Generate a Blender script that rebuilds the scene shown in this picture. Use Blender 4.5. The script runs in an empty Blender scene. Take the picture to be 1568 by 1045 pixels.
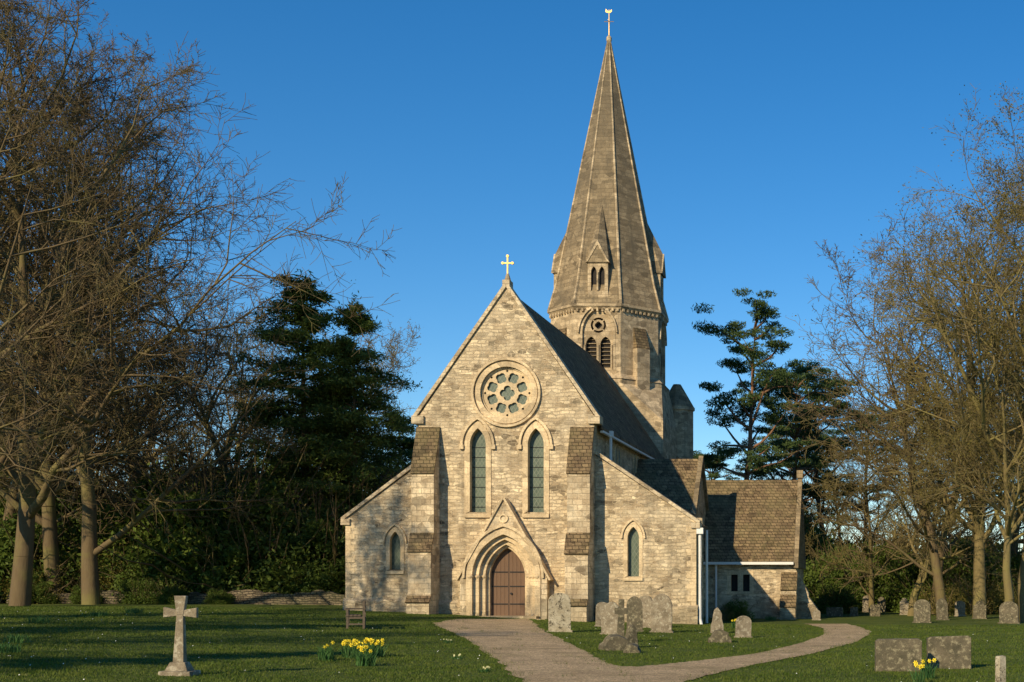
import bpy, bmesh, math, random
import numpy as np
from mathutils import Vector, Matrix
from mathutils.geometry import tessellate_polygon
R=math.radians
scene=bpy.context.scene
random.seed(7); rng=np.random.default_rng(7)

# ------------------------------------------------------------ survey / camera
CAM_X, CAM_Z, DIST = 16.9, 1.47, 60.0
F=2040.0
def hgt(x,y): return -0.45*math.tanh(x/9.0)
def X_at(u,d): return CAM_X+(u-1350)*d/F
def on_ground(u,v):
    z=0.0
    for _ in range(25):
        d=F*(CAM_Z-z)/(v-895.0); z=hgt(X_at(u,d),0)
    return X_at(u,d), d-DIST, z, d
cd=bpy.data.cameras.new("camera"); cam=bpy.data.objects.new("camera",cd)
scene.collection.objects.link(cam); scene.camera=cam
cam.location=(CAM_X,-DIST,CAM_Z); cam.rotation_euler=(R(90),0,0)
cd.sensor_width=36; cd.lens=36*F/1568; cd.shift_x=(784-1350)/1568; cd.shift_y=(895-522.5)/1568
cd.clip_end=6000

# ------------------------------------------------------------ sky and sun
AZ=R(205); EL=R(27)
w=bpy.data.worlds.new("World"); scene.world=w; w.use_nodes=True
nt=w.node_tree; bg=nt.nodes['Background']
sky=nt.nodes.new('ShaderNodeTexSky'); sky.sky_type='NISHITA'; sky.sun_disc=False
sky.sun_elevation=EL; sky.sun_rotation=AZ; sky.air_density=0.95; sky.dust_density=0.05; sky.ozone_density=4.0
hs_=nt.nodes.new('ShaderNodeHueSaturation'); hs_.inputs['Saturation'].default_value=1.30
nt.links.new(sky.outputs[0],hs_.inputs['Color']); nt.links.new(hs_.outputs[0],bg.inputs[0]); bg.inputs[1].default_value=0.13
sd=bpy.data.lights.new("sun","SUN"); sun=bpy.data.objects.new("sun",sd); scene.collection.objects.link(sun)
sd.energy=5.0; sd.angle=R(0.5); sd.color=(1,.83,.57)
sv=Vector((math.sin(AZ)*math.cos(EL),math.cos(AZ)*math.cos(EL),math.sin(EL)))
sun.rotation_euler=sv.to_track_quat('Z','Y').to_euler()
scene.view_settings.view_transform='Standard'; scene.view_settings.look='None'; scene.view_settings.exposure=0

# ------------------------------------------------------------ materials
class NB:
    def __init__(s,name):
        s.m=bpy.data.materials.new(name); s.m.use_nodes=True; s.t=s.m.node_tree
        s.b=s.t.nodes['Principled BSDF']; s.b.inputs['Roughness'].default_value=.9
        s.b.inputs['Specular IOR Level'].default_value=.15
    def n(s,t,**k):
        x=s.t.nodes.new(t)
        for a,v in k.items(): setattr(x,a,v)
        return x
    def l(s,a,b): s.t.links.new(a,b)
    def math(s,op,a,b=None):
        x=s.n('ShaderNodeMath',operation=op)
        for i,v in enumerate((a,b)):
            if v is None: continue
            if isinstance(v,(int,float)): x.inputs[i].default_value=v
            else: s.l(v,x.inputs[i])
        return x.outputs[0]
    def mix(s,f,a,b,mode='MIX'):
        x=s.n('ShaderNodeMix',data_type='RGBA',blend_type=mode)
        for i,v in ((0,f),(6,a),(7,b)):
            if isinstance(v,(int,float)): x.inputs[i].default_value=v
            elif isinstance(v,tuple): x.inputs[i].default_value=(*v,1) if len(v)==3 else v
            else: s.l(v,x.inputs[i])
        return x.outputs[2]
    def ramp(s,f,stops):
        x=s.n('ShaderNodeValToRGB'); e=x.color_ramp.elements
        while len(e)<len(stops): e.new(.5)
        for i,(p,c) in enumerate(stops):
            e[i].position=p; e[i].color=(*c,1) if isinstance(c,tuple) else (c,c,c,1)
        s.l(f,x.inputs[0]); return x.outputs[0]
    def pos(s): return s.n('ShaderNodeNewGeometry').outputs['Position']
    def noise(s,vec,scale,detail=4,rough=.6):
        x=s.n('ShaderNodeTexNoise'); x.inputs['Scale'].default_value=scale; x.inputs['Detail'].default_value=detail
        x.inputs['Roughness'].default_value=rough; s.l(vec,x.inputs['Vector']); return x.outputs[0]
    def bump(s,h,st,dist=.03):
        x=s.n('ShaderNodeBump'); x.inputs['Strength'].default_value=st; x.inputs['Distance'].default_value=dist
        s.l(h,x.inputs['Height']); s.l(x.outputs[0],s.b.inputs['Normal'])
    def col(s,c):
        if isinstance(c,tuple): s.b.inputs['Base Color'].default_value=(*c,1)
        else: s.l(c,s.b.inputs['Base Color'])

def masonry(name,c1,c2,mort,bw,bh,ms=.012,distort=.035,var=.5,stain=.45,vs=1.0,bump=.6,weather=(.12,.10,.072),pale=None,foot=False,high=None):
    b=NB(name); P=b.pos()
    sep=b.n('ShaderNodeSeparateXYZ'); b.l(P,sep.inputs[0])
    u=b.math('ADD',sep.outputs[0],b.math('MULTIPLY',sep.outputs[1],.62))
    n1=b.noise(P,3.5,2); n2=b.noise(P,1.2,2)
    v=b.math('MULTIPLY',sep.outputs[2],vs)
    v=b.math('ADD',v,b.math('MULTIPLY',b.math('SUBTRACT',n1,.5),distort))
    v=b.math('ADD',v,b.math('MULTIPLY',b.math('SUBTRACT',n2,.5),distort*3))
    u2=b.math('ADD',u,b.math('MULTIPLY',n1,distort*4))
    cb=b.n('ShaderNodeCombineXYZ'); b.l(u2,cb.inputs[0]); b.l(v,cb.inputs[1])
    br=b.n('ShaderNodeTexBrick'); br.inputs['Scale'].default_value=1; br.inputs['Brick Width'].default_value=bw
    br.inputs['Row Height'].default_value=bh; br.inputs['Mortar Size'].default_value=ms; br.inputs['Mortar Smooth'].default_value=.4
    br.inputs['Color1'].default_value=(0,0,0,1); br.inputs['Color2'].default_value=(1,1,1,1); br.inputs['Mortar'].default_value=(.5,.5,.5,1)
    b.l(cb.outputs[0],br.inputs['Vector'])
    mp=b.n('ShaderNodeMapping'); mp.inputs['Scale'].default_value=(1/bw,1/bw,.8/bh); b.l(P,mp.inputs[0])
    vo=b.n('ShaderNodeTexVoronoi'); vo.inputs['Scale'].default_value=1; b.l(mp.outputs[0],vo.inputs['Vector'])
    vc=b.n('ShaderNodeSeparateColor'); b.l(vo.outputs['Color'],vc.inputs[0])
    f=b.math('ADD',b.math('MULTIPLY',br.outputs[0],.45),b.math('MULTIPLY',vc.outputs[0],.55))
    c=b.mix(b.ramp(f,[(.2,0.),(.85,1.)]),c1,c2)
    dark=b.ramp(vc.outputs[1],[(.0,1-var),(.30,1.0),(.75,1.0),(1,1.25)])
    c=b.mix(1.0,c,dark,'MULTIPLY')
    c=b.mix(br.outputs['Fac'],c,mort)
    fine=b.ramp(b.noise(P,14,5,.7),[(.3,.74),(.7,1.24)]); c=b.mix(1.0,c,fine,'MULTIPLY')
    if pale:
        c=b.mix(b.ramp(b.noise(P,.8,5,.7),[(.46,0.),(.62,.5)]),c,pale)
    st=b.ramp(b.noise(P,.45,7,.7),[(.46,0.0),(.70,1.0)])
    c=b.mix(b.math('MULTIPLY',st,stain),c,weather)
    ms_=b.n('ShaderNodeMapping'); ms_.inputs['Scale'].default_value=(2.2,2.2,.22); b.l(P,ms_.inputs[0])
    sk=b.ramp(b.noise(ms_.outputs[0],1.3,5,.65),[(.50,0.),(.70,1.)])
    c=b.mix(b.math('MULTIPLY',sk,stain*.85),c,weather)
    if foot:
        z=b.ramp(b.math('ADD',b.math('MULTIPLY',sep.outputs[2],.5),b.math('MULTIPLY',n2,.5)),[(.1,.75),(.75,0.)]); c=b.mix(b.math('MULTIPLY',z,.6),c,(.13,.11,.06))
    if high:
        z=b.ramp(b.math('DIVIDE',b.math('SUBTRACT',sep.outputs[2],high),12.0),[(0.,0.),(1.,.6)]); c=b.mix(z,c,weather)
    b.col(c)
    h=b.math('ADD',b.math('MULTIPLY',b.math('SUBTRACT',1.0,br.outputs['Fac']),1.0),b.math('MULTIPLY',b.noise(P,22,4,.7),.8))
    h=b.math('ADD',h,b.math('MULTIPLY',vc.outputs[2],.9))
    b.bump(h,bump,.03)
    return b.m
M={}
M['wall']=masonry('rubble_stone',(.80,.64,.40),(.38,.28,.165),(.56,.44,.28),.37,.16,.018,.085,.68,.42,bump=1.0,pale=(.80,.66,.44),foot=True)
M['ashlar']=masonry('ashlar_stone',(.76,.59,.355),(.60,.455,.27),(.48,.365,.22),.7,.32,.007,.004,.3,.32,bump=.25,foot=True)
M['butt']=masonry('buttress_stone',(.76,.605,.385),(.42,.315,.19),(.40,.305,.19),.42,.25,.012,.025,.5,.5,bump=.7,pale=(.74,.63,.43),foot=True)
M['spire']=masonry('spire_stone',(.38,.29,.17),(.235,.175,.10),(.17,.13,.08),.5,.24,.010,.012,.45,.8,bump=.5,weather=(.12,.10,.068),high=19)
M['tower']=masonry('tower_stone',(.64,.50,.31),(.39,.295,.175),(.36,.275,.17),.5,.24,.010,.015,.5,.52,bump=.5)
M['slate']=masonry('stone_slates',(.27,.19,.10),(.145,.10,.058),(.05,.036,.022),.30,.20,.016,.02,.5,.45,vs=1.2,bump=.9,weather=(.18,.155,.07))
M['drywall']=masonry('dry_stone',(.24,.19,.12),(.14,.11,.07),(.05,.04,.03),.32,.12,.02,.07,.6,.7,bump=.9,weather=(.06,.07,.03))
def grave(name,c1,c2,lich):
    b=NB(name); P=b.pos()
    c=b.mix(b.ramp(b.noise(P,3,5),[(.35,0.),(.65,1.)]),c1,c2)
    c=b.mix(b.ramp(b.noise(P,9,5,.7),[(.52,0.),(.62,1.)]),c,lich)
    c=b.mix(1.0,c,b.ramp(b.noise(P,40,3),[(.3,.75),(.7,1.15)]),'MULTIPLY')
    b.col(c); b.bump(b.noise(P,25,5,.7),.6,.02); return b.m
M['g1']=grave('weathered_limestone',(.34,.28,.19),(.18,.145,.095),(.44,.39,.28))
M['g2']=grave('mossy_stone',(.17,.14,.09),(.09,.08,.05),(.30,.26,.16))
M['g3']=grave('pale_lichen_stone',(.55,.48,.34),(.36,.30,.19),(.12,.10,.065))
def plain(name,c,r=.6,met=0,ns=20,amt=.25):
    b=NB(name); P=b.pos()
    b.col(b.mix(1.0,c,b.ramp(b.noise(P,ns,4),[(.3,1-amt),(.7,1+amt)]),'MULTIPLY'))
    b.b.inputs['Roughness'].default_value=r; b.b.inputs['Metallic'].default_value=met; return b.m
M['paint']=plain('white_paint',(.80,.77,.70),.5,amt=.1)
M['gold']=plain('gilded_metal',(.62,.40,.12),.4,.5)
M['iron']=plain('black_iron',(.03,.028,.026),.5)
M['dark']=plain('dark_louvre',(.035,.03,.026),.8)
M['bench']=plain('weathered_oak',(.13,.10,.07),.8)
M['litter']=plain('leaf_litter',(.20,.09,.04),.95,ns=6,amt=.5)
b=NB('door_wood'); P=b.pos(); sep=b.n('ShaderNodeSeparateXYZ'); b.l(P,sep.inputs[0])
cbx=b.n('ShaderNodeCombineXYZ'); b.l(sep.outputs[0],cbx.inputs[0]); b.l(b.math('MULTIPLY',sep.outputs[2],.08),cbx.inputs[1])
g=b.noise(cbx.outputs[0],30,4); fr=b.math('FRACT',b.math('MULTIPLY',sep.outputs[0],5.5))
ln=b.ramp(fr,[(0,.35),(.06,1.),(.94,1.),(1.,.35)])
b.col(b.mix(1.0,b.mix(g,(.12,.072,.045),(.21,.13,.08)),ln,'MULTIPLY')); b.b.inputs['Roughness'].default_value=.7; b.bump(ln,.6,.02); M['door']=b.m
b=NB('leaded_glass'); P=b.pos(); sep=b.n('ShaderNodeSeparateXYZ'); b.l(P,sep.inputs[0])
cbx=b.n('ShaderNodeCombineXYZ')
b.l(b.math('ADD',sep.outputs[0],b.math('MULTIPLY',sep.outputs[2],.6)),cbx.inputs[0]); b.l(b.math('SUBTRACT',b.math('MULTIPLY',sep.outputs[2],.6),sep.outputs[0]),cbx.inputs[1])
br=b.n('ShaderNodeTexBrick'); br.offset=0; br.inputs['Scale'].default_value=1; br.inputs['Brick Width'].default_value=.17; br.inputs['Row Height'].default_value=.17
br.inputs['Mortar Size'].default_value=.014; br.inputs['Color1'].default_value=(.05,.075,.05,1); br.inputs['Color2'].default_value=(.13,.165,.11,1); br.inputs['Mortar'].default_value=(.22,.23,.17,1)
b.l(cbx.outputs[0],br.inputs['Vector'])
b.col(b.mix(b.noise(P,2.5,3),br.outputs[0],(.09,.12,.08))); b.b.inputs['Roughness'].default_value=.35; b.b.inputs['Specular IOR Level'].default_value=.4
b.bump(br.outputs[0],.3,.02); M['glass']=b.m
b=NB('lawn_grass'); P=b.pos()
c=b.mix(b.ramp(b.noise(P,.5,6,.6),[(.35,0.),(.65,1.)]),(.055,.090,.013),(.110,.145,.022))
c=b.mix(b.ramp(b.noise(P,5,5,.7),[(.45,0.),(.75,1.)]),c,(.16,.165,.04))
c=b.mix(1.0,c,b.ramp(b.noise(P,30,4,.7),[(.3,.55),(.7,1.3)]),'MULTIPLY'); b.col(c); b.bump(b.noise(P,18,5,.7),.9,.06); M['grass']=b.m
b=NB('gravel'); P=b.pos()
c=b.mix(b.ramp(b.noise(P,1.0,5,.7),[(.35,0.),(.65,1.)]),(.64,.465,.27),(.45,.325,.18)); vo=b.n('ShaderNodeTexVoronoi'); vo.inputs['Scale'].default_value=34; b.l(P,vo.inputs['Vector'])
vc=b.n('ShaderNodeSeparateColor'); b.l(vo.outputs['Color'],vc.inputs[0])
c=b.mix(1.0,c,b.ramp(vc.outputs[0],[(0,.45),(.6,1.),(1,1.35)]),'MULTIPLY')
c=b.mix(1.0,c,b.ramp(b.noise(P,9,5,.75),[(.3,.74),(.7,1.2)]),'MULTIPLY')
c=b.mix(b.ramp(b.noise(P,.7,6,.75),[(.52,0.),(.72,.65)]),c,(.18,.155,.06)); b.col(c); b.bump(b.noise(P,30,4,.7),1.0,.04); M['gravel']=b.m
def leafmat(name,c1,c2,c3,ns=.9,tr=.25):
    b=NB(name); P=b.pos()
    c=b.mix(b.ramp(b.noise(P,ns,4,.6),[(.35,0.),(.65,1.)]),c1,c2)
    c=b.mix(b.ramp(b.noise(P,7,3,.6),[(.5,0.),(.75,1.)]),c,c3)
    b.col(c); b.b.inputs['Roughness'].default_value=.55
    tl=b.n('ShaderNodeBsdfTranslucent'); b.l(c,tl.inputs[0]); ms=b.n('ShaderNodeMixShader'); ms.inputs[0].default_value=tr
    b.l(b.b.outputs[0],ms.inputs[1]); b.l(tl.outputs[0],ms.inputs[2]); b.l(ms.outputs[0],b.t.nodes['Material Output'].inputs[0]); return b.m
M['cedar']=leafmat('cedar_needles',(.065,.11,.022),(.12,.165,.034),(.18,.215,.05),tr=.35)
M['pine']=leafmat('pine_needles',(.050,.09,.028),(.095,.14,.040),(.15,.18,.055),tr=.3)
M['holly']=leafmat('evergreen_leaves',(.050,.085,.014),(.115,.16,.026),(.19,.23,.04),tr=.3)
M['olive']=leafmat('spring_buds',(.18,.15,.035),(.25,.205,.045),(.31,.26,.065),tr=.4)
M['blade']=leafmat('grass_blades',(.062,.108,.012),(.130,.172,.024),(.22,.225,.06),.6,.35)
M['dleaf']=leafmat('daffodil_leaves',(.05,.13,.035),(.09,.19,.05),(.12,.22,.07),3,.3)
M['petal']=plain('daffodil_petal',(.85,.68,.05),.6); M['primrose']=plain('primrose_petal',(.75,.72,.40),.6); M['daisy']=plain('daisy_petal',(.8,.8,.75),.6)
def bark(name,c1,c2,c3):
    b=NB(name); P=b.pos(); mp=b.n('ShaderNodeMapping'); mp.inputs['Scale'].default_value=(1,1,.25); b.l(P,mp.inputs[0])
    c=b.mix(b.noise(mp.outputs[0],6,5,.7),c1,c2); c=b.mix(b.ramp(b.noise(P,.7,4),[(.45,0.),(.7,1.)]),c,c3); b.col(c); b.bump(b.noise(mp.outputs[0],14,4),.6,.03); return b.m
M['bark']=bark('grey_bark',(.10,.070,.037),(.19,.14,.075),(.18,.155,.055))
M['barkg']=bark('golden_bark',(.15,.12,.05),(.24,.18,.08),(.21,.18,.06))
M['barkr']=bark('pine_bark',(.22,.11,.055),(.30,.16,.085),(.14,.10,.07))

# ------------------------------------------------------------ mesh helpers
def link(o,parent=None):
    scene.collection.objects.link(o)
    if parent: o.parent=parent
    return o
def mobj(name,V,Fc,mat,parent=None,fix=True,smooth=False):
    me=bpy.data.meshes.new(name); me.from_pydata([tuple(v) for v in V],[],Fc)
    if fix:
        bm=bmesh.new(); bm.from_mesh(me); bmesh.ops.recalc_face_normals(bm,faces=bm.faces); bm.to_mesh(me); bm.free()
    for m in (mat if isinstance(mat,list) else [mat]): me.materials.append(m)
    if smooth: me.polygons.foreach_set('use_smooth',[True]*len(me.polygons))
    return link(bpy.data.objects.new(name,me),parent)
class Geo:
    def __init__(s): s.V=[];s.F=[]
    def add(s,V,Fc): o=len(s.V); s.V+= [tuple(v) for v in V]; s.F+=[tuple(i+o for i in f) for f in Fc]; return s
    def prism(s,poly,t0,t1,mp,holes=()):
        loops=[poly]+list(holes); flat=[p for l in loops for p in l]; n=len(flat)
        tris=tessellate_polygon([[Vector((p[0],p[1],0)) for p in l] for l in loops])
        V=[mp(p[0],p[1],t0) for p in flat]+[mp(p[0],p[1],t1) for p in flat]
        Fc=[tuple(t) for t in tris]+[tuple(i+n for i in t) for t in tris]
        o=0
        for l in loops:
            k=len(l)
            for i in range(k): a=o+i;c=o+(i+1)%k; Fc.append((a,c,c+n,a+n))
            o+=k
        return s.add(V,Fc)
    def band(s,inn,out,t0,t1,mp,closed=False):
        n=len(inn); V=[mp(*p,t0) for p in inn]+[mp(*p,t0) for p in out]+[mp(*p,t1) for p in inn]+[mp(*p,t1) for p in out]
        Fc=[]
        for i in range(n if closed else n-1):
            j=(i+1)%n
            Fc+=[(i,j,n+j,n+i),(2*n+i,2*n+j,3*n+j,3*n+i),(i,j,2*n+j,2*n+i),(n+i,n+j,3*n+j,3*n+i)]
        if not closed: Fc+=[(0,n,3*n,2*n),(n-1,2*n-1,4*n-1,3*n-1)]
        return s.add(V,Fc)
    def box(s,x0,x1,y0,y1,z0,z1):
        V=[(x,y,z) for x in(x0,x1) for y in(y0,y1) for z in(z0,z1)]
        return s.add(V,[(0,1,3,2),(4,5,7,6),(0,1,5,4),(2,3,7,6),(0,2,6,4),(1,3,7,5)])
    def tube(s,pts,rs,n=8):
        pts=[Vector(p) for p in pts]; V=[];Fc=[]
        if isinstance(rs,(int,float)): rs=[rs]*len(pts)
        for i,p in enumerate(pts):
            d=(pts[min(i+1,len(pts)-1)]-pts[max(i-1,0)]).normalized()
            a=d.cross(Vector((0,0,1)))
            if a.length<.01: a=Vector((1,0,0))
            a.normalize(); c=d.cross(a)
            for k in range(n): t=2*math.pi*k/n; V.append(p+(a*math.cos(t)+c*math.sin(t))*rs[i])
        for i in range(len(pts)-1):
            for k in range(n): a=i*n+k;b_=i*n+(k+1)%n; Fc.append((a,b_,b_+n,a+n))
        Fc+=[tuple(range(n)),tuple(range((len(pts)-1)*n,len(pts)*n))]
        return s.add(V,Fc)
    def obj(s,name,mat,parent=None,smooth=False):
        return mobj(name,s.V,s.F,mat,parent,smooth=smooth)
XZ=lambda u,v,t:(u,t,v)
YZ=lambda u,v,t:(t,u,v)
def arch(cx,a,zb,zs,h,n=10):
    h=max(h,a*1.001); r=(a*a+h*h)/(2*a); c=r-a; th=math.acos(-c/r)
    L=[(cx-a,zb)]
    for i in range(n+1):
        t=math.pi+(th-math.pi)*i/n; L.append((cx+c+r*math.cos(t),zs+r*math.sin(t)))
    Rr=[(2*cx-x,z) for x,z in reversed(L[:-1])]
    return L+Rr
def circ(cx,cz,r,n=40): return [(cx+r*math.cos(2*math.pi*i/n),cz+r*math.sin(2*math.pi*i/n)) for i in range(n)]
def foil(cx,cz,r,lobes,amp,ph=0,n=40): 
    return [(cx+(r*(1-amp+amp*2*abs(math.cos(lobes/2*(2*math.pi*i/n-ph)))**.7))*math.cos(2*math.pi*i/n),cz+(r*(1-amp+amp*2*abs(math.cos(lobes/2*(2*math.pi*i/n-ph)))**.7))*math.sin(2*math.pi*i/n)) for i in range(n)]
def empty(name,loc=(0,0,0)):
    e=bpy.data.objects.new(name,None); e.empty_display_size=.5; scene.collection.objects.link(e); e.location=loc; return e

# ------------------------------------------------------------ CHURCH
church=empty('stone_church')
def C(g,name,mat,**k): return g.obj(name,M[mat],church,**k)
NX=3.95; EZ=9.05; AZp=14.85
lanc=[(-1.28,.36),(1.33,.36)]
LZB,LZS,LH=4.75,7.75,.75
def lanceto(cx,a,ex): return arch(cx,a+ex,LZB-ex*.5,LZS,LH+ex*1.3)
g=Geo(); g.prism([(-NX,-1.2),(-1.9,-1.2),(1.9,-1.2),(NX,-1.2),(NX,EZ),(0,AZp),(-NX,EZ)],0,.55,XZ,
   holes=[lanceto(c,a,.07) for c,a in lanc]+[circ(0,10.1,1.17)]+[arch(0,.95,-1.1,1.8,1.5)])
C(g,'nave_west_wall','wall')
for nm,cx,a in (('west_lancet',lanc[0][0],.36),('west_lancet_b',lanc[1][0],.36)):
    g=Geo(); g.band(lanceto(cx,a,-.0),lanceto(cx,a,.24),-.035,.34,XZ)
    g.prism([(cx-a-.24,LZB-.28),(cx+a+.24,LZB-.28),(cx+a+.24,LZB-.10),(cx-a-.24,LZB-.10)],-.10,.30,XZ)
    C(g,nm+'_surround','ashlar')
    g=Geo(); g.band(lanceto(cx,a,.30)[1:-1],lanceto(cx,a,.40)[1:-1],-.12,.05,XZ)
    for s in(-1,1): g.box(cx+s*(a+.35)-.09,cx+s*(a+.35)+.09,-.13,.04,LZS-.2,LZS-.002)
    C(g,nm+'_hood','ashlar')
    g=Geo(); g.prism(lanceto(cx,a,.05),.30,.33,XZ); C(g,nm+'_glass','glass')
    g=Geo()
    for i in range(7): g.box(cx-a,cx+a,.275,.295,LZB+.45*i+.2,LZB+.45*i+.225)
    C(g,nm+'_bars','iron')
g=Geo(); g.band(circ(0,10.1,1.17),circ(0,10.1,1.40),-.05,.3,XZ,True); g.band(circ(0,10.1,1.10),circ(0,10.1,1.18),.08,.3,XZ,True)
g.band(circ(0,10.1,1.46),circ(0,10.1,1.56),-.13,.04,XZ,True); C(g,'rose_window_rings','ashlar')
holes=[foil(0,10.1,.28,4,.22,0)]
for k in range(8):
    t=2*math.pi*(k+.5)/8; holes.append(foil(.72*math.cos(t),10.1+.72*math.sin(t),.215,4,.16,t+math.pi/4,28))
for k in range(8):
    t=2*math.pi*k/8; holes.append(circ(1.0*math.cos(t),10.1+1.0*math.sin(t),.055,8))
g=Geo(); g.prism(circ(0,10.1,1.11),.14,.22,XZ,holes=holes)
C(g,'rose_window_tracery','ashlar')
g=Geo(); g.prism(circ(0,10.1,1.14),.25,.28,XZ); C(g,'rose_window_glass','glass')
def pa(i):
    w=[1.66,1.40,1.16,.93,.80][i]; return arch(0,w,-1.0,1.8,[2.15,1.9,1.68,1.46,1.33][i],14)
g=Geo(); ys=[-.50,-.28,-.06,.14]
for i in range(4): g.band(pa(i+1),pa(i),ys[i]+.001*i,.45,XZ)
C(g,'portal_arch_orders','ashlar')
gab=[(-1.95,-1.0),(-1.66,-1.0)]+pa(0)[1:-1]+[(1.66,-1.0),(1.95,-1.0),(1.95,1.75),(0,5.3),(-1.95,1.75)]
g=Geo(); g.prism(gab,-.46,-.002,XZ); C(g,'portal_gable','butt')
def rake(g,x0,z0,x1,z1,th,y0,y1,ov=0):
    d=Vector((x1-x0,z1-z0)).normalized(); n=Vector((-d.y,d.x))
    if n.y<0: n=-n
    a=Vector((x0,z0))-d*ov; b_=Vector((x1,z1))
    g.prism([tuple(a),tuple(b_),tuple(b_+n*th),tuple(a+n*th)],y0,y1,XZ)
g=Geo(); rake(g,-2.0,1.72,0,5.28,.09,-.55,.02,.1); rake(g,2.0,1.72,0,5.28,.09,-.551,.019,.1); C(g,'portal_gable_coping','ashlar')
g=Geo(); g.band(arch(0,1.72,1.75,1.8,2.25,14),arch(0,1.82,1.75,1.8,2.4,14),-.56,-.4,XZ)
g.band(circ(0,4.42,.13,16),circ(0,4.42,.21,16),-.52,-.42,XZ,True); C(g,'portal_hood','ashlar')
g=Geo()
for s in(-1,1):
    for i,(x,y) in enumerate(((1.50,-.40),(1.26,-.18),(1.03,.04))):
        x*=s; g.tube([(x,y,-.3),(x,y,1.62)],.075,10); g.tube([(x,y,1.60),(x,y,1.66),(x,y,1.8),(x,y,1.86)],[.085,.085,.16,.16],10)
        g.tube([(x,y,-.3),(x,y,.12),(x,y,.2)],[.14,.14,.08],10)
C(g,'portal_shafts','ashlar')
g=Geo(); g.prism(arch(0,.86,-.9,1.8,1.38),.40,.46,XZ); C(g,'door','door')
g=Geo()
for z in(.55,1.35,2.0):
    for s in(-1,1): g.box(s*.05 if s>0 else -.78,.78 if s>0 else -.05,.375,.398,z,z+.05)
g.box(-.012,.012,.385,.399,-.05,3.0); g.tube([(.12,.37,1.05),(.12,.33,1.05)],.05,8); C(g,'door_hinges','iron')
g=Geo(); g.box(-1.6,1.6,-1.0,.4,-.6,.05); g.box(-2.1,2.1,-1.5,-1.0,-.6,-.06); C(g,'door_steps','ashlar')
g=Geo(); rake(g,-NX-.1,EZ-.05,0,AZp,.15,-.10,.62,.12); rake(g,NX+.1,EZ-.05,0,AZp,.15,-.101,.621,.12)
g.box(-NX-.28,-NX+.25,-.14,.6,EZ-.35,EZ-.0); g.box(NX-.25,NX+.28,-.14,.6,EZ-.35,EZ-.0)
g.box(-.16,.16,-.09,.5,AZp+.02,AZp+.32); g.tube([(0,.2,AZp+.3),(0,.2,AZp+.65)],[.17,.06],8); C(g,'nave_gable_coping','butt')
g=Geo(); z=AZp+.62; g.box(-.03,.03,.17,.23,z,z+.82); g.box(-.2,.2,.171,.229,z+.48,z+.54)
for (x,zz) in((-.22,z+.51),(.22,z+.51),(0,z+.83)): g.tube([(x,.16,zz),(x,.24,zz)],.065,8)
C(g,'gable_cross','gold')
aL=[(-7.3,-1.2),(-NX+.05,-1.2),(-NX+.05,6.95),(-7.3,4.45)]; aR=[(NX-.05,-1.4),(8.5,-1.4),(8.5,4.3),(NX-.05,7.35)]
def awin(cx,a,zb,zs,h,tag,y0):
    f=lambda ex:arch(cx,a+ex,zb-ex*.5,zs,h+ex*1.3,8)
    g=Geo(); g.band(f(0),f(.17),y0-.03,y0+.3,XZ); g.prism([(cx-a-.17,zb-.22),(cx+a+.17,zb-.22),(cx+a+.17,zb-.08),(cx-a-.17,zb-.08)],y0-.08,y0+.28,XZ); C(g,tag+'_surround','ashlar')
    g=Geo(); g.band(f(.22)[1:-1],f(.30)[1:-1],y0-.1,y0+.05,XZ); C(g,tag+'_hood','ashlar')
    g=Geo(); g.prism(f(.03),y0+.24,y0+.27,XZ); C(g,tag+'_glass','glass')
    return f(.06)
hl=awin(-5.08,.24,2.15,3.35,.5,'left_aisle_window',.2); hr=awin(5.68,.26,1.85,3.55,.52,'right_aisle_window',.2)
g=Geo(); g.prism(aL,.2,.7,XZ,holes=[hl]); C(g,'left_aisle_west_wall','wall')
g=Geo(); g.prism(aR,.2,.7,XZ,holes=[hr]); C(g,'right_aisle_west_wall','wall')
g=Geo(); rake(g,-7.35,4.42,-NX,6.98,.14,.10,.8,.1); rake(g,8.55,4.27,NX,7.38,.14,.10,.8,.1)
g.box(-7.5,-7.1,.08,.8,4.15,4.42); g.box(8.3,8.7,.08,.8,4.0,4.26); C(g,'aisle_copings','butt')
g=Geo()
for i in range(18):
    l=.42 if i%2 else .24; z=-.4+i*.26
    g.box(-7.32,-7.32+l,.175,.5,z,z+.25)
    g.box(8.52-l,8.52,.175,.5,z-.2,z+.05)
C(g,'quoins','ashlar')
g=Geo()
def plinth(x0,x1,yf,zt): g.prism([(yf,zt+.12),(yf-.13,zt),(yf-.13,-1.3),(yf+.1,-1.3),(yf+.1,zt+.12)],x0,x1,YZ)
plinth(-NX,-1.97,-.001,.62); plinth(1.97,NX,-.001,.62); plinth(-7.4,-NX-.1,.199,.72); plinth(NX+.1,8.6,.199,.42)
C(g,'plinth','wall')
g=Geo(); g.box(-7.25,-7.05,.7,17,-1.2,4.3); g.box(8.2,8.44,.7,2.8,-1.4,4.15); g.box(7.0,8.44,2.8,3.2,-1.4,4.6)
g.box(NX-.35,NX-.05,.5,19.4,-1,8.9); g.box(-NX+.05,-NX+.35,.5,19.4,-1,8.9); C(g,'side_walls','wall')
g=Geo(); g.prism([(-7.5,4.2),(-3.9,6.8),(-3.9,6.95),(-7.5,4.35)],.7,17,XZ); g.prism([(8.65,4.02),(3.9,7.1),(3.9,7.25),(8.65,4.17)],.72,2.95,XZ)
g.prism([(7.4,4.9),(3.9,7.0),(3.9,7.12),(7.4,5.02)],2.9,8,XZ)
C(g,'aisle_roofs','slate')
g=Geo(); g.prism([(4.2,8.45),(0,14.65),(-4.2,8.45),(-4.2,8.62),(0,14.82-.02),(4.2,8.62)],.56,19.6,XZ); C(g,'nave_roof','slate')
g=Geo(); g2=Geo()
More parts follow.
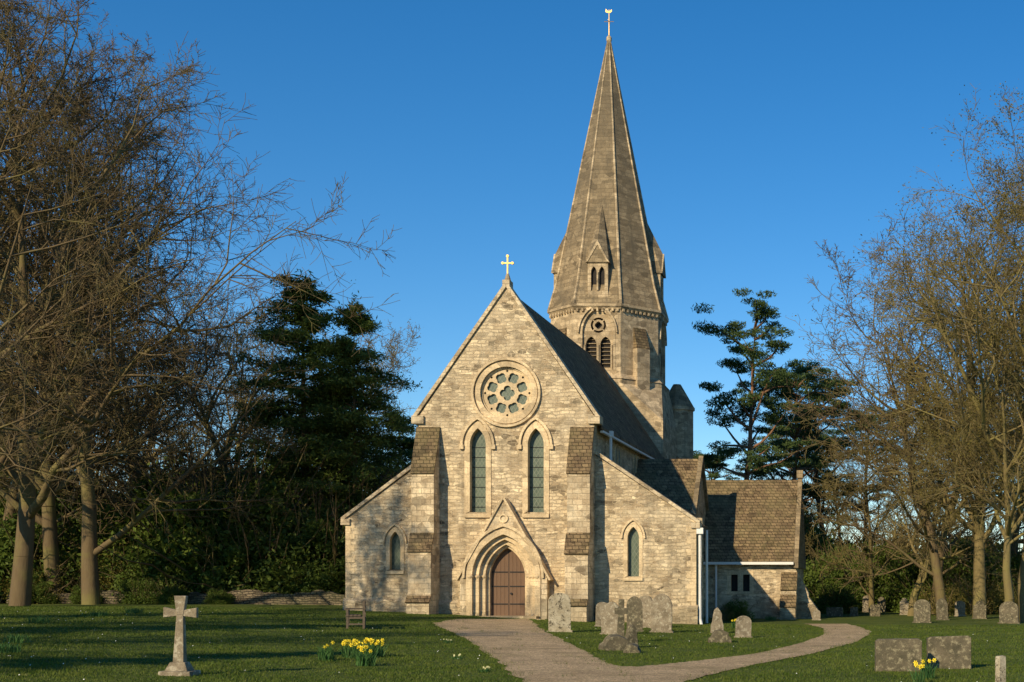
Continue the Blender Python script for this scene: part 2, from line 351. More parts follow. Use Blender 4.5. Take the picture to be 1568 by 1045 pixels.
for yy in(5.0,5.8,10,10.8,15,15.8):
    g.prism(arch(yy,.22,7.35,7.9,.3,5),NX-.02,NX-.04,YZ); g2.band(arch(yy,.22,7.35,7.9,.3,5),arch(yy,.34,7.3,7.9,.42,5),NX-.06,NX+.01,YZ)
C(g,'clerestory_glass','glass'); C(g2,'clerestory_surrounds','ashlar')
g=Geo(); g.box(NX+.14,NX+.28,.65,19.4,8.38,8.48); g.tube([(NX+.30,2.2,8.5),(NX+.30,2.2,6.85)],.07,8); g.box(NX+.18,NX+.42,2.08,2.32,8.35,8.62)
g.tube([(8.68,.28,4.0),(8.68,.28,-.1),(8.82,.2,-.6)],.075,8); g.box(8.54,8.84,.12,.42,3.75,4.02); g.tube([(8.75,2.1,4.0),(8.75,2.1,-.6)],.06,8)
C(g,'downpipes','paint')
def butt(x0,x1,st,name,mp=YZ,base=0.0,mat='butt'):
    sl=[]; prof=[]
    for i,(p,z1,z2) in enumerate(st):
        nx=st[i+1][0] if i+1<len(st) else 0.0
        if i==0: prof.append((base-p,-1.3))
        prof.append((base-p,z1)); prof.append((base-nx,z2)); sl.append(((base-p,z1),(base-nx,z2)))
    poly=prof+[(base+.05,prof[-1][1]),(base+.05,-1.3)]
    g=Geo(); g.prism(poly,x0,x1,mp); C(g,name,mat)
    g=Geo()
    for (a,c) in sl:
        a=Vector(a);c=Vector(c);d=(c-a).normalized(); n=Vector((-abs(d.y),abs(d.x)))
        g.prism([tuple(a-d*.08),tuple(c-d*.02),tuple(c-d*.02+n*.06),tuple(a-d*.08+n*.06)],x0-.03,x1+.03,mp)
    C(g,name+'_weathering','slate')
butt(2.92,3.93,[(1.45,.55,.8),(1.2,2.85,3.75),(.8,6.45,8.55)],'nave_buttress')
butt(-4.0,-3.0,[(1.45,.7,.95),(1.2,2.95,3.75),(.8,6.45,8.55)],'nave_buttress_b')
g=Geo(); g.prism([(7.5,-1.2),(7.5,4.0),(11,7.9),(14.5,4.0),(14.5,-1.2)],3.6,7.25,YZ); C(g,'south_transept','wall')
g=Geo(); g.prism([(7.2,3.75),(11,8.0),(14.8,3.75),(14.8,3.9),(11,8.15),(7.2,3.9)],3.6,7.15,YZ); C(g,'south_transept_roof','slate')
g=Geo(); g.prism([(7.1,3.6),(11,8.05),(14.9,3.6),(14.9,3.9),(11,8.32),(7.1,3.9)],7.16,7.40,YZ); C(g,'south_transept_coping','spire')
g=Geo(); g.prism([(7.0,-1.6),(12.35,-1.6),(12.35,2.72),(7.0,2.72)],11.4,11.75,XZ,holes=[[(8.82,1.08),(9.2,1.08),(9.2,2.0),(8.82,2.0)],[(9.46,1.08),(9.84,1.08),(9.84,2.0),(9.46,2.0)]]); C(g,'vestry_west_wall','wall')
g=Geo(); g.prism([(11.76,-1.6),(11.76,2.8),(14.7,6.9),(17.7,2.7),(17.7,-1.6)],7.05,12.34,YZ); C(g,'vestry','wall')
g=Geo(); g.prism([(11.1,2.6),(14.7,7.15),(18,2.6),(18,2.75),(14.7,7.32),(11.1,2.78)],7.0,12.2,YZ); C(g,'vestry_roof','slate')
g=Geo(); g.prism([(11.1,2.35),(11.1,2.75),(14.7,7.5),(18.3,2.75),(18.3,2.35)],12.21,12.45,YZ); g.box(12.15,12.5,14.5,14.9,7.4,7.85); C(g,'vestry_coping','spire')
g=Geo(); g.box(7.0,12.2,10.95,11.09,2.52,2.66); g.tube([(8.05,11.2,2.6),(8.05,11.2,-.6)],.06,8); C(g,'vestry_gutter','paint')
g=Geo()
def rect(x0,x1,z0,z1): return [(x0,z0),(x1,z0),(x1,z1),(x0,z1)]
g.prism(rect(8.62,10.04,.93,2.16),11.37,11.6,XZ,holes=[rect(8.83,9.19,1.09,1.99),rect(9.47,9.83,1.09,1.99)]); C(g,'vestry_window_surround','ashlar')
g=Geo(); g.box(8.7,9.95,11.66,11.7,1.0,2.1); C(g,'vestry_window_glass','dark')
butt(11.55,12.36,[(1.3,.3,.9),(.7,1.2,2.1)],'vestry_buttress',base=11.4,mat='wall')
g=Geo(); g.prism([(12.3,-1.6),(13.45,-1.6),(13.45,.1),(12.95,.8),(12.95,1.0),(12.3,2.2)],11.9,12.8,XZ); C(g,'vestry_side_buttress','wall')
g=Geo(); g.prism([(17,-1),(17,3.9),(20.5,8.1),(24,3.9),(24,-1)],-12.9,-NX,YZ); C(g,'north_transept','wall')
g=Geo(); g.prism([(16.7,3.7),(20.5,8.25),(24.3,3.7),(24.3,3.9),(20.5,8.42),(16.7,3.9)],-13.2,-NX,YZ); C(g,'north_transept_roof','slate')
# tower
TY=22.6; TA=3.27
def rot(phi):
    c,s=math.cos(phi),math.sin(phi)
    return lambda u,v,t:(c*u-s*t, TY+s*u+c*t, v)
def octring(r0,z0,r1,z1):
    k=1/math.cos(math.pi/8); V=[]
    for r,z in((r0,z0),(r1,z1)):
        for i in range(8):
            t=math.pi/8+i*math.pi/4; V.append((r*k*math.cos(t),TY+r*k*math.sin(t),z))
    return V,[(i,(i+1)%8,8+(i+1)%8,8+i) for i in range(8)]+[tuple(range(8)),tuple(range(8,16))]
g=Geo(); g.box(-3.9,3.9,TY-3.4,TY+3.4,-1,11.2)
k=1/math.cos(math.pi/8)
sq=[(3.9,-3.4),(3.9,3.4),(-3.9,3.4),(-3.9,-3.4)]; hs=3.5*math.tan(math.pi/8)
oc=[(3.5,-hs),(3.5,hs),(hs,3.5),(-hs,3.5),(-3.5,hs),(-3.5,-hs),(-hs,-3.5),(hs,-3.5)]
V=[(x,TY+y,11.2) for x,y in sq]+[(x,TY+y,13.4) for x,y in oc]
Fb=[(0,1,5,4),(1,6,5),(1,2,7,6),(2,8,7),(2,3,9,8),(3,10,9),(3,0,11,10),(0,4,11),(4,5,6,7,8,9,10,11),(0,1,2,3)]
g.add(V,Fb); g.add(*octring(3.5,13.35,3.5,13.7)); g.add(*octring(3.55,13.7,TA,14.0)); C(g,'crossing_tower_base','tower')
bz0,bzs,bh,ba=14.25,16.45,1.5,.92
for q in range(8):
    mp=rot(q*math.pi/4); hw=TA*math.tan(math.pi/8); bel=(q%2==0)
    g=Geo(); g.prism([(-hw,13.9),(hw,13.9),(hw,18.1),(-hw,18.1)],-TA,-TA+.5,mp,holes=[arch(0,ba+.05,bz0,bzs,bh+.06)] if bel else []); C(g,'belfry_face','tower')
    if bel:
        g=Geo(); g.band(arch(0,ba,bz0,bzs,bh),arch(0,ba+.14,bz0-.05,bzs,bh+.1),-TA-.03,-TA+.4,mp)
        g.band(arch(0,ba+.18,bz0,bzs,bh+.13)[1:-1],arch(0,ba+.27,bz0,bzs,bh+.25)[1:-1],-TA-.14,-TA+.02,mp)
        g.prism(arch(0,ba,bz0,bzs,bh),-TA+.15,-TA+.3,mp,holes=[arch(-.43,.32,bz0+.12,15.75,.5,6),arch(.43,.32,bz0+.12,15.75,.5,6),circ(0,16.93,.46,20)])
        g.band(foil(0,16.93,.19,4,.2,0,20),circ(0,16.93,.34,20),-TA+.16,-TA+.28,mp,True)
        for a in range(4):
            t=a*math.pi/2+math.pi/4; ct,st_=math.cos(t),math.sin(t)
            g.prism([(.3*ct-.03*st_,16.93+.3*st_+.03*ct),(.3*ct+.03*st_,16.93+.3*st_-.03*ct),(.48*ct+.03*st_,16.93+.48*st_-.03*ct),(.48*ct-.03*st_,16.93+.48*st_+.03*ct)],-TA+.17,-TA+.27,mp)
        for sx_ in(-.8,0,.8): g.tube([mp(sx_,bz0,-TA+.12),mp(sx_,15.75,-TA+.12)],.07,8)
        C(g,'belfry_tracery','tower')
        g=Geo()
        for zz in range(8): g.prism([(-.85,14.4+zz*.24),(.85,14.4+zz*.24),(.85,14.45+zz*.24),(-.85,14.45+zz*.24)],-TA+.34,-TA+.44,mp)
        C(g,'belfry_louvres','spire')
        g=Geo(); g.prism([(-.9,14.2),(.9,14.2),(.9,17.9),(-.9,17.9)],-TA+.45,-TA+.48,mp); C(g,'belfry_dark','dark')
    else:
        g=Geo(); g.prism([(-.45,11),(.45,11),(.45,15.6),(-.45,15.6)],-TA-.42,-TA+.01,mp)
        V=[mp(-.45,15.6,-TA-.42),mp(.45,15.6,-TA-.42),mp(.45,15.6,-TA+.02),mp(-.45,15.6,-TA+.02),mp(.45,16.9,-TA),mp(-.45,16.9,-TA)]
        C(g,'belfry_buttress','tower'); g=Geo(); g.add(V,[(0,1,4,5),(0,5,3),(1,2,4),(3,2,1,0),(2,3,5,4)]); C(g,'belfry_buttress_weathering','slate')
g=Geo(); g.add(*octring(TA+.06,17.85,TA+.18,18.0)); g.add(*octring(TA+.20,18.0,TA+.20,18.15))
for q in range(8):
    mp=rot(q*math.pi/4)
    for i in range(9):
        x=-1.2+i*.3; g.prism([(x-.06,17.72),(x+.06,17.72),(x+.06,17.88),(x-.06,17.88)],-TA-.13,-TA+.02,mp)
C(g,'spire_cornice','tower')
SZ0,SZ1,SR=18.14,35.2,TA+.13
g=Geo(); g.add(*octring(SR,SZ0,SR-.42,SZ0+1.6)); g.add(*octring(SR-.421,SZ0+1.601,.07,SZ1)); C(g,'spire','spire')
def srad(z): return SR-.42+(0.07-SR+.42)*(z-SZ0-1.6)/(SZ1-SZ0-1.6)
g=Geo()
for i in range(8):
    t=math.pi/8+i*math.pi/4; c,s=math.cos(t),math.sin(t)
    g.tube([(SR*k*c,TY+SR*k*s,SZ0),((SR-.42)*k*c,TY+(SR-.42)*k*s,SZ0+1.6),(.07*k*c,TY+.07*k*s,SZ1)],[.09,.085,.04],6)
g.tube([(0,TY,SZ1-.3),(0,TY,SZ1),(0,TY,SZ1+.15),(0,TY,SZ1+.3)],[.10,.17,.17,.05],8)
C(g,'spire_ribs','tower')
for q in (0,2,4,6):
    mp=rot(q*math.pi/4); yf=-3.28; hw=.60
    g=Geo(); g.prism([(-hw,18.5),(hw,18.5),(hw,20.7),(0,21.75),(-hw,20.7)],yf,yf+.3,mp,holes=[arch(-.24,.17,18.95,20.05,.35,6),arch(.24,.17,18.95,20.05,.35,6),circ(0,20.72,.13,10)])
    V=[mp(-hw,18.5,yf+.3),mp(-hw,20.7,yf+.3),mp(-hw,18.5,-2.2),mp(-hw,20.7,-2.0),mp(hw,18.5,yf+.3),mp(hw,20.7,yf+.3),mp(hw,18.5,-2.2),mp(hw,20.7,-2.0)]
    g.add(V,[(0,1,3,2),(4,5,7,6)]); g.tube([mp(0,18.95,yf-.02),mp(0,20.05,yf-.02)],.06,6); C(g,'lucarne','tower')
    zt=24.6; ap=-srad(zt)+.05
    V=[mp(-hw-.08,20.62,yf-.10),mp(0,21.85,yf-.10),mp(hw+.08,20.62,yf-.10),mp(-hw-.08,20.62,-2.0),mp(hw+.08,20.62,-2.0),mp(0,zt,ap)]
    g=Geo(); g.add(V,[(0,1,5,3),(2,1,5,4),(0,1,2),(0,2,4,3),(3,4,5)]); C(g,'lucarne_roof','spire')
    g=Geo(); g.band([(-hw+.02,20.66),(0,21.66),(hw-.02,20.66)],[(-hw-.12,20.6),(0,21.95),(hw+.12,20.6)],yf-.14,yf+.02,mp); C(g,'lucarne_gable','tower')
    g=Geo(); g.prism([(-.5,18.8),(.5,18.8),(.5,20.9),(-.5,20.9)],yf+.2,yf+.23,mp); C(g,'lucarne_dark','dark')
g=Geo(); z=SZ1+.2; g.tube([(0,TY,z),(0,TY,z+1.7)],[.04,.02],6); g.tube([(-.3,TY,z+.95),(.3,TY,z+.95)],.02,5); g.tube([(0,TY-.3,z+.95),(0,TY+.3,z+.95)],.02,5)
g.prism([(-.22,z+1.55),(-.1,z+1.5),(.08,z+1.5),(.18,z+1.6),(.15,z+1.72),(.08,z+1.62),(-.08,z+1.6),(-.2,z+1.75)],TY-.015,TY+.015,XZ); C(g,'weather_vane','gold')
g=Geo(); tx,ty=3.75,25.6
g.tube([(tx,ty,-1),(tx,ty,12.6)],1.05,8); g.tube([(tx,ty,12.6),(tx,ty,12.8)],1.15,8); C(g,'stair_turret','tower'); g=Geo(); g.tube([(tx,ty,12.8),(tx,ty,14.3)],[1.12,.25],8); C(g,'stair_turret_cap','spire')
g=Geo(); g.prism([(TY+3,-1),(TY+3,8),(TY+12,8),(TY+12,-1)],-3,3,YZ); g.prism([(-3,7.9),(3,7.9),(0,12.4)],TY+3.01,TY+12,XZ); C(g,'chancel','tower')

# ------------------------------------------------------------ ground and path
xs=sorted(set([round(v,3) for v in list(np.arange(-40,45,.75))+[-1800,-900,-400,-200,-120,-80,-60,-50,50,60,80,120,200,400,900,1800]]))
ysg=sorted(set([round(v,3) for v in list(np.arange(-62,40,2.0))+[-1500,-400,-150,-90,45,60,80,120,200,400,900,2000,4000]]))
V=[(x,y,hgt(x,y)) for y in ysg for x in xs]; nx=len(xs)
Fg=[(j*nx+i,j*nx+i+1,(j+1)*nx+i+1,(j+1)*nx+i) for j in range(len(ysg)-1) for i in range(nx-1)]
mobj('ground',V,Fg,M['grass'],fix=False)
def strip(name,Lp,Rp,mat,sub=8,zo=.012,cross=12,jit=.14):
    L=[on_ground(*p)[:2] for p in Lp]; Rr=[on_ground(*p)[:2] for p in Rp]
    def dens(P):
        out=[]
        for i in range(len(P)-1):
            for j in range(sub): t=j/sub; out.append((P[i][0]*(1-t)+P[i+1][0]*t,P[i][1]*(1-t)+P[i+1][1]*t))
        return out+[P[-1]]
    def smooth(P):
        for _ in range(8): P=[P[0]]+[((P[i-1][0]+2*P[i][0]+P[i+1][0])/4,(P[i-1][1]+2*P[i][1]+P[i+1][1])/4) for i in range(1,len(P)-1)]+[P[-1]]
        return P
    L=smooth(dens(L)); Rr=smooth(dens(Rr)); V=[]
    for i in range(len(L)):
        a=Vector(L[i]);b_=Vector(Rr[i]); d=(b_-a).normalized()
        a=a+d*random.uniform(-jit,jit); b_=b_+d*random.uniform(-jit,jit)
        for c in range(cross+1): p=a.lerp(b_,c/cross); V.append((p.x,p.y,hgt(p.x,0)+zo))
    n=cross+1
    mobj(name,V,[(i*n+c,i*n+c+1,(i+1)*n+c+1,(i+1)*n+c) for i in range(len(L)-1) for c in range(cross)],mat,fix=False)
    return L+Rr[::-1]
polys=[]
polys.append(strip('gravel_path',[(700,948.5),(660,955),(706,975),(750,1002),(800,1045),(850,1090),(900,1160)],[(812,948.5),(832,965),(880,990),(918,1010),(985,1050),(1080,1095),(1220,1160)],M['gravel'],sub=14))
polys.append(strip('gravel_path',[(860,1003),(960,1024),(1060,1014),(1160,1002),(1225,986),(1262,973),(1262,963),(1235,956)],[(900,1060),(1000,1060),(1080,1036),(1160,1018),(1240,1003),(1315,983),(1336,968),(1300,956)],M['gravel'],zo=.02,sub=14))
strip('leaf_litter',[(-100,912),(100,911),(200,913)],[(-100,926),(100,924),(190,916)],M['litter'],zo=.03,jit=.6)
def inpoly(px,py,poly):
    r=np.zeros(len(px),bool); n=len(poly); j=n-1
    for i in range(n):
        xi,yi=poly[i];xj,yj=poly[j]
        c=((yi>py)!=(yj>py))&(px<(xj-xi)*(py-yi)/((yj-yi) if yj!=yi else 1e-9)+xi); r^=c; j=i
    return r
def npmesh(name,V,Fq,mats,midx=None):
    me=bpy.data.meshes.new(name); k=Fq.shape[1]
    me.vertices.add(len(V)); me.vertices.foreach_set('co',V.astype(np.float32).ravel())
    me.loops.add(Fq.size); me.loops.foreach_set('vertex_index',Fq.astype(np.int32).ravel())
    me.polygons.add(len(Fq)); me.polygons.foreach_set('loop_start',np.arange(0,Fq.size,k,dtype=np.int32)); me.polygons.foreach_set('loop_total',np.full(len(Fq),k,np.int32))
    for m in mats: me.materials.append(m)
    if midx is not None: me.polygons.foreach_set('material_index',midx.astype(np.int32))
    me.update(calc_edges=True); return me
def blades(px,py,h,w,lean=.5):
    n=len(px); a=rng.uniform(0,2*np.pi,n); z=-0.45*np.tanh(px/9)
    la=rng.uniform(0,2*np.pi,n); ll=rng.uniform(0,lean,n)*h
    V=np.zeros((n,3,3)); dx=np.cos(a)*w/2;dy=np.sin(a)*w/2
    V[:,0]=np.stack([px-dx,py-dy,z-.005],1);V[:,1]=np.stack([px+dx,py+dy,z-.005],1);V[:,2]=np.stack([px+np.cos(la)*ll,py+np.sin(la)*ll,z+h],1)
    return V.reshape(-1,3)
N=230000
d=19+43*rng.random(N)**1.35; x=CAM_X-.68*d+rng.random(N)*(.80*d); y=d-60
m=(~(inpoly(x,y,polys[0])|inpoly(x,y,polys[1])))&~((y>-1.4)&(x>-8)&(x<9))&(y<5)
x,y,d=x[m],y[m],d[m]
h=rng.uniform(.02,.05,len(x))*(1+.35*np.sin(x*1.7+np.sin(y*.9)*2)); V=blades(x,y,h,.008+.0006*d,1.2)
tx_,ty_=[],[]
for _ in range(420):
    dd=19+43*random.random(); cx=CAM_X-.68*dd+random.random()*.8*dd; n=random.randint(15,50); r=random.uniform(.05,.2)
    tx_.append(cx+rng.normal(0,r,n)); ty_.append(dd-60+rng.normal(0,r,n))
for pl in polys:   # ragged turf overhanging the path edges
    for i in range(len(pl)-1):
        a,b_=pl[i],pl[i+1]; L=math.hypot(a[0]-b_[0],a[1]-b_[1]); n=min(60,int(L*45)); t=rng.random(n)
        tx_.append(a[0]+(b_[0]-a[0])*t+rng.normal(0,.13,n)); ty_.append(a[1]+(b_[1]-a[1])*t+rng.normal(0,.13,n))
tx_=np.concatenate(tx_);ty_=np.concatenate(ty_); m=(ty_<-1.6)&(ty_>-42); tx_,ty_=tx_[m],ty_[m]
inside=(inpoly(tx_,ty_,polys[0])|inpoly(tx_,ty_,polys[1])); keep=~(inside&(rng.random(len(tx_))<.6)); tx_,ty_=tx_[keep],ty_[keep]
V=np.concatenate([V,blades(tx_,ty_,rng.uniform(.04,.09,len(tx_)),.014,1.0)])
me=npmesh('grass',V,np.arange(len(V)).reshape(-1,3),[M['blade']]); link(bpy.data.objects.new('grass',me))
Vd=[];Fd=[]
rnd=random.Random(21)
for _ in range(170):
    dd=19+34*rnd.random(); cx=CAM_X-.66*dd+rnd.random()**1.6*.78*dd; cy=dd-60
    if inpoly(np.array([cx]),np.array([cy]),polys[0])[0] or inpoly(np.array([cx]),np.array([cy]),polys[1])[0]: continue
    z=hgt(cx,0)+rnd.uniform(.04,.06); o=len(Vd); r=.012; tl=rnd.uniform(.2,.9)
    for q in range(6):
        t=q*math.pi/3; ex,ey=r*math.cos(t),r*math.sin(t); Vd.append((cx+ex,cy+ey*math.cos(tl),z+ey*math.sin(tl)))
    Fd.append(tuple(range(o,o+6)))
mobj('daisies',Vd,Fd,M['daisy'],fix=False)

# ------------------------------------------------------------ trees
def segmesh(segs):
    Vs=[];Fs=[];off=0
    A=np.array([(*s[0],*s[1],s[2],s[3]) for s in segs])
    for n,mask in ((7,A[:,6]>.07),(4,(A[:,6]<=.07)&(A[:,6]>.02)),(3,A[:,6]<=.02)):
        a=A[mask]
        if not len(a): continue
        p0,p1=a[:,:3],a[:,3:6]; dd=p1-p0; dd/=np.linalg.norm(dd,axis=1,keepdims=True)+1e-9
        up=np.where(np.abs(dd[:,2:3])>.9,np.array([[1.,0,0]]),np.array([[0,0,1.]])); u=np.cross(dd,up); u/=np.linalg.norm(u,axis=1,keepdims=True); v=np.cross(dd,u)
        t=np.arange(n)*2*np.pi/n
        ring=u[:,None,:]*np.cos(t)[None,:,None]+v[:,None,:]*np.sin(t)[None,:,None]
        V=np.concatenate([p0[:,None]+ring*a[:,6,None,None],p1[:,None]+ring*a[:,7,None,None]],1)
        k_=len(a); i=np.arange(n); q=np.stack([i,(i+1)%n,(i+1)%n+n,i+n],1)
        Fq=(np.arange(k_)[:,None,None]*2*n+q[None]).reshape(-1,4)+off
        Vs.append(V.reshape(-1,3)); Fs.append(Fq); off+=k_*2*n
    return np.concatenate(Vs),np.concatenate(Fs)
def rv(rnd): return Vector((rnd.gauss(0,1),rnd.gauss(0,1),rnd.gauss(0,1)))
def bare(seed,H,counts=(15,9,7,6),droop=0.0,ratio=(.60,.50,.46,.42),rmin=.011,first=.2,ang=(38,72)):
    rnd=random.Random(seed); segs=[]; tips=[]
    nseg=(9,7,5,3,2); wob=(.13,.22,.28,.32,.3); up=(.05,.08,.04,.03-droop,.02-droop)
    def grow(p,d,L,r,lev):
        n=nseg[lev]; st=L/n; nodes=[]; rr=r
        for i in range(n):
            d=(d+rv(rnd)*wob[lev]*.6+Vector((0,0,up[lev]))).normalized()
            q=p+d*st; f=(i+1)/n; r1=max(rmin*.7,r*(1-.9*f) if lev else r*(1-.93*f**.8)); segs.append((p,q,rr,r1)); nodes.append((p,q,d.copy(),rr,(i+.5)/n)); p=q; rr=r1
        if lev==4 or lev>=len(counts): tips.append(p); return
        nc=counts[lev]
        for c in range(nc):
            f=(first if lev==0 else .15)+(1-first if lev==0 else .85)*(c+rnd.random())/nc
            a=nodes[min(n-1,int(f*n))]; pp=a[0].lerp(a[1],rnd.random()); dd=a[2]
            pe=rv(rnd); pe=(pe-dd*pe.dot(dd)).normalized(); an=R(rnd.uniform(28,66) if lev else rnd.uniform(*ang)*(1.1-.5*f))
            cd_=dd*math.cos(an)+pe*math.sin(an)
            cl=L*ratio[lev]*((1.15-.72*f) if lev==0 else (1.15-.5*f))*rnd.uniform(.65,1.2)
            grow(pp,cd_,cl,max(rmin,min(a[3]*.8,r*(.42 if lev==0 else .5)*rnd.uniform(.6,1.1))),lev+1)
    grow(Vector((0,0,-.3)),Vector((rnd.uniform(-.08,.08),rnd.uniform(-.08,.08),1)),H*.86,H*.0165,0)
    return segs,tips
def quads(cent,size,asp,rg,flat=0.0):
    n=len(cent); a=rg.normal(0,1,(n,3)); a[:,2]*=(1-flat); a/=np.linalg.norm(a,axis=1,keepdims=True)
    b_=rg.normal(0,1,(n,3)); b_[:,2]*=(1-flat); b_-=a*(a*b_).sum(1,keepdims=True); b_/=np.linalg.norm(b_,axis=1,keepdims=True)
    s=(size*rg.uniform(.6,1.3,n))[:,None]; a=a*s; b_=b_*s*asp
    V=np.stack([cent-a,cent-b_*.9,cent+a,cent+b_*.9],1).reshape(-1,3); return V,np.arange(4*n).reshape(-1,4)
def combine(parts):
    V=[];Fq=[];mi=[];o=0
    for (v,f,m) in parts: V.append(v);Fq.append(f+o);mi.append(np.full(len(f),m));o+=len(v)
    return np.concatenate(V),np.concatenate(Fq),np.concatenate(mi)
def baretree_mesh(seed,H,mat,buds=0,bs=.045,**k):
    segs,tips=bare(seed,H,**k); v,f=segmesh(segs); parts=[(v,f,0)]
    if buds:
        rg=np.random.default_rng(seed); T_=np.array([tuple(t) for t in tips]); T_=np.repeat(T_,buds,0)+rg.normal(0,.2,(len(T_)*buds,3))
        vv,ff=quads(T_,bs,.6,rg); parts.append((vv,ff,1))
    V,Fq,mi=combine(parts); return npmesh('bare_tree',V,Fq,[M[mat],M['olive']],mi)
BT=[baretree_mesh(11,22,'bark',counts=(20,11,8,8)),baretree_mesh(23,22,'bark',counts=(20,10,9,8),droop=.06,buds=1,bs=.035),
    baretree_mesh(5,22,'barkg',buds=2,bs=.05,counts=(19,10,8,6)),baretree_mesh(41,22,'barkg',buds=2,bs=.045,counts=(22,10,8,6),droop=.02,ratio=(.5,.5,.48,.42)),
    baretree_mesh(77,22,'bark',counts=(14,8,6,4),rmin=.014),
    baretree_mesh(91,22,'bark',counts=(16,9,7,5),rmin=.018),baretree_mesh(92,22,'barkg',counts=(17,9,7,5),buds=1,bs=.055,rmin=.018,ratio=(.5,.5,.48,.42))]
def place(me,name,x,y,sc,rz=0,sx=1.0,tilt=0):
    o=bpy.data.objects.new(name,me); o.location=(x,y,hgt(x,y)-.05); o.scale=(sc*sx,sc*sx,sc); o.rotation_euler=(tilt,0,rz); return link(o)
def T(kind,u,d,H,rz,sx=1.0,name='bare_tree',H0=22):
    place(kind,name,X_at(u,d),d-60,H/H0,rz,sx)
T(BT[0],30,62,29,.3,1.0); T(BT[1],140,67,27.5,1.9,1.0); T(BT[0],-70,58,28,2.5,1.05); T(BT[1],225,84,21,4.1,1.1)
T(BT[6],400,92,24.0,.8,.95); T(BT[5],320,98,21,2.2,1.0); T(BT[6],445,100,22,3.1,.85); T(BT[5],60,88,22,5.0,1.2); T(BT[5],190,96,19,3.7,1.3); T(BT[6],540,118,20,.4,1.1)
T(BT[3],100,76,23,1.1,1.1); T(BT[5],0,72,24,2.1,1.1); T(BT[6],265,90,18,5.4,1.2); T(BT[0],85,70,29,4.4,.95)
T(BT[3],1500,74,24,.5,1.1); T(BT[5],1430,86,21,1.7,1.05); T(BT[2],1575,68,24.5,3.0,1.2); T(BT[6],1360,98,17.5,2.6,1.1); T(BT[6],1480,100,21,4.0,1.2)
T(BT[5],1295,112,15,.2,1.1); T(BT[5],1240,120,14,5.2,1.3); T(BT[5],1550,92,21,.9,1.2); T(BT[5],1400,120,17,2.0,1.3); T(BT[6],1100,130,12,.2,1.4); T(BT[6],1395,80,15,2.9,1.2)
T(BT[2],1540,66,15,.2,1.2); T(BT[6],1335,88,12,1.2,1.2); T(BT[5],1445,76,20,5.2,1.1)

def conifer(seed,H,spread,mat,nb=75):
    rnd=random.Random(seed); rg=np.random.default_rng(seed); segs=[]; C_=[]
    p=Vector((0,0,-.3)); d=Vector((0,0,1)); tr=[]
    for i in range(12):
        q=p+(d+rv(rnd)*.03)*H/12; segs.append((p,q,.34*(1-i/12.5),.34*(1-(i+1)/12.5))); tr.append((p,q)); p=q
    for b in range(nb):
        f=.10+.90*(b+rnd.random())/nb; f=min(f,.995); s=tr[int(f*12)]; pp=s[0].lerp(s[1],rnd.random())
        L=spread*(1-f**2.1)*rnd.uniform(.55,1.2)+.7; az=b*2.4+rnd.uniform(-.5,.5); dd=Vector((math.cos(az),math.sin(az),rnd.uniform(-.05,.45)+.3*f))
        n=6; q=pp
        for i in range(n):
            dd=(dd+rv(rnd)*.12+Vector((0,0,-.07))).normalized(); q2=q+dd*L/n; segs.append((q,q2,.07*(1-i/n)+.015,.07*(1-(i+1)/n)+.012)); q=q2
            if i>=1:
                w=L*.20*(1.1-i/n*.5)+.25; m=int(70+45*w)
                c=rg.normal(0,1,(m,3))*np.array([w*.62,w*.62,.17])+np.array(tuple(q)); c[:,2]-=.14*np.hypot(c[:,0]-q.x,c[:,1]-q.y); C_.append(c)
    C_.append(rg.normal(0,1,(120,3))*np.array([.25,.25,.6])+np.array([p.x,p.y,p.z]))
    v,f=segmesh(segs); vv,ff=quads(np.concatenate(C_),.17,.28,rg,.35); V,Fq,mi=combine([(v,f,0),(vv,ff,1)]); return npmesh('cedar_tree',V,Fq,[M['bark'],M[mat]],mi)
CED=[conifer(3,20,5.0,'cedar',95),conifer(8,20,5.8,'cedar',100)]
T(CED[0],462,80,19.6,.4,1.0,'cedar_tree',20); T(CED[1],548,80,17.6,2.4,.85,'cedar_tree',20); T(CED[1],612,94,13.0,1.0,1.1,'cedar_tree',20); T(CED[0],505,88,15,3.,1.2,'cedar_tree',20)
T(CED[1],25,80,11,1.0,1.2,'cedar_tree',20)
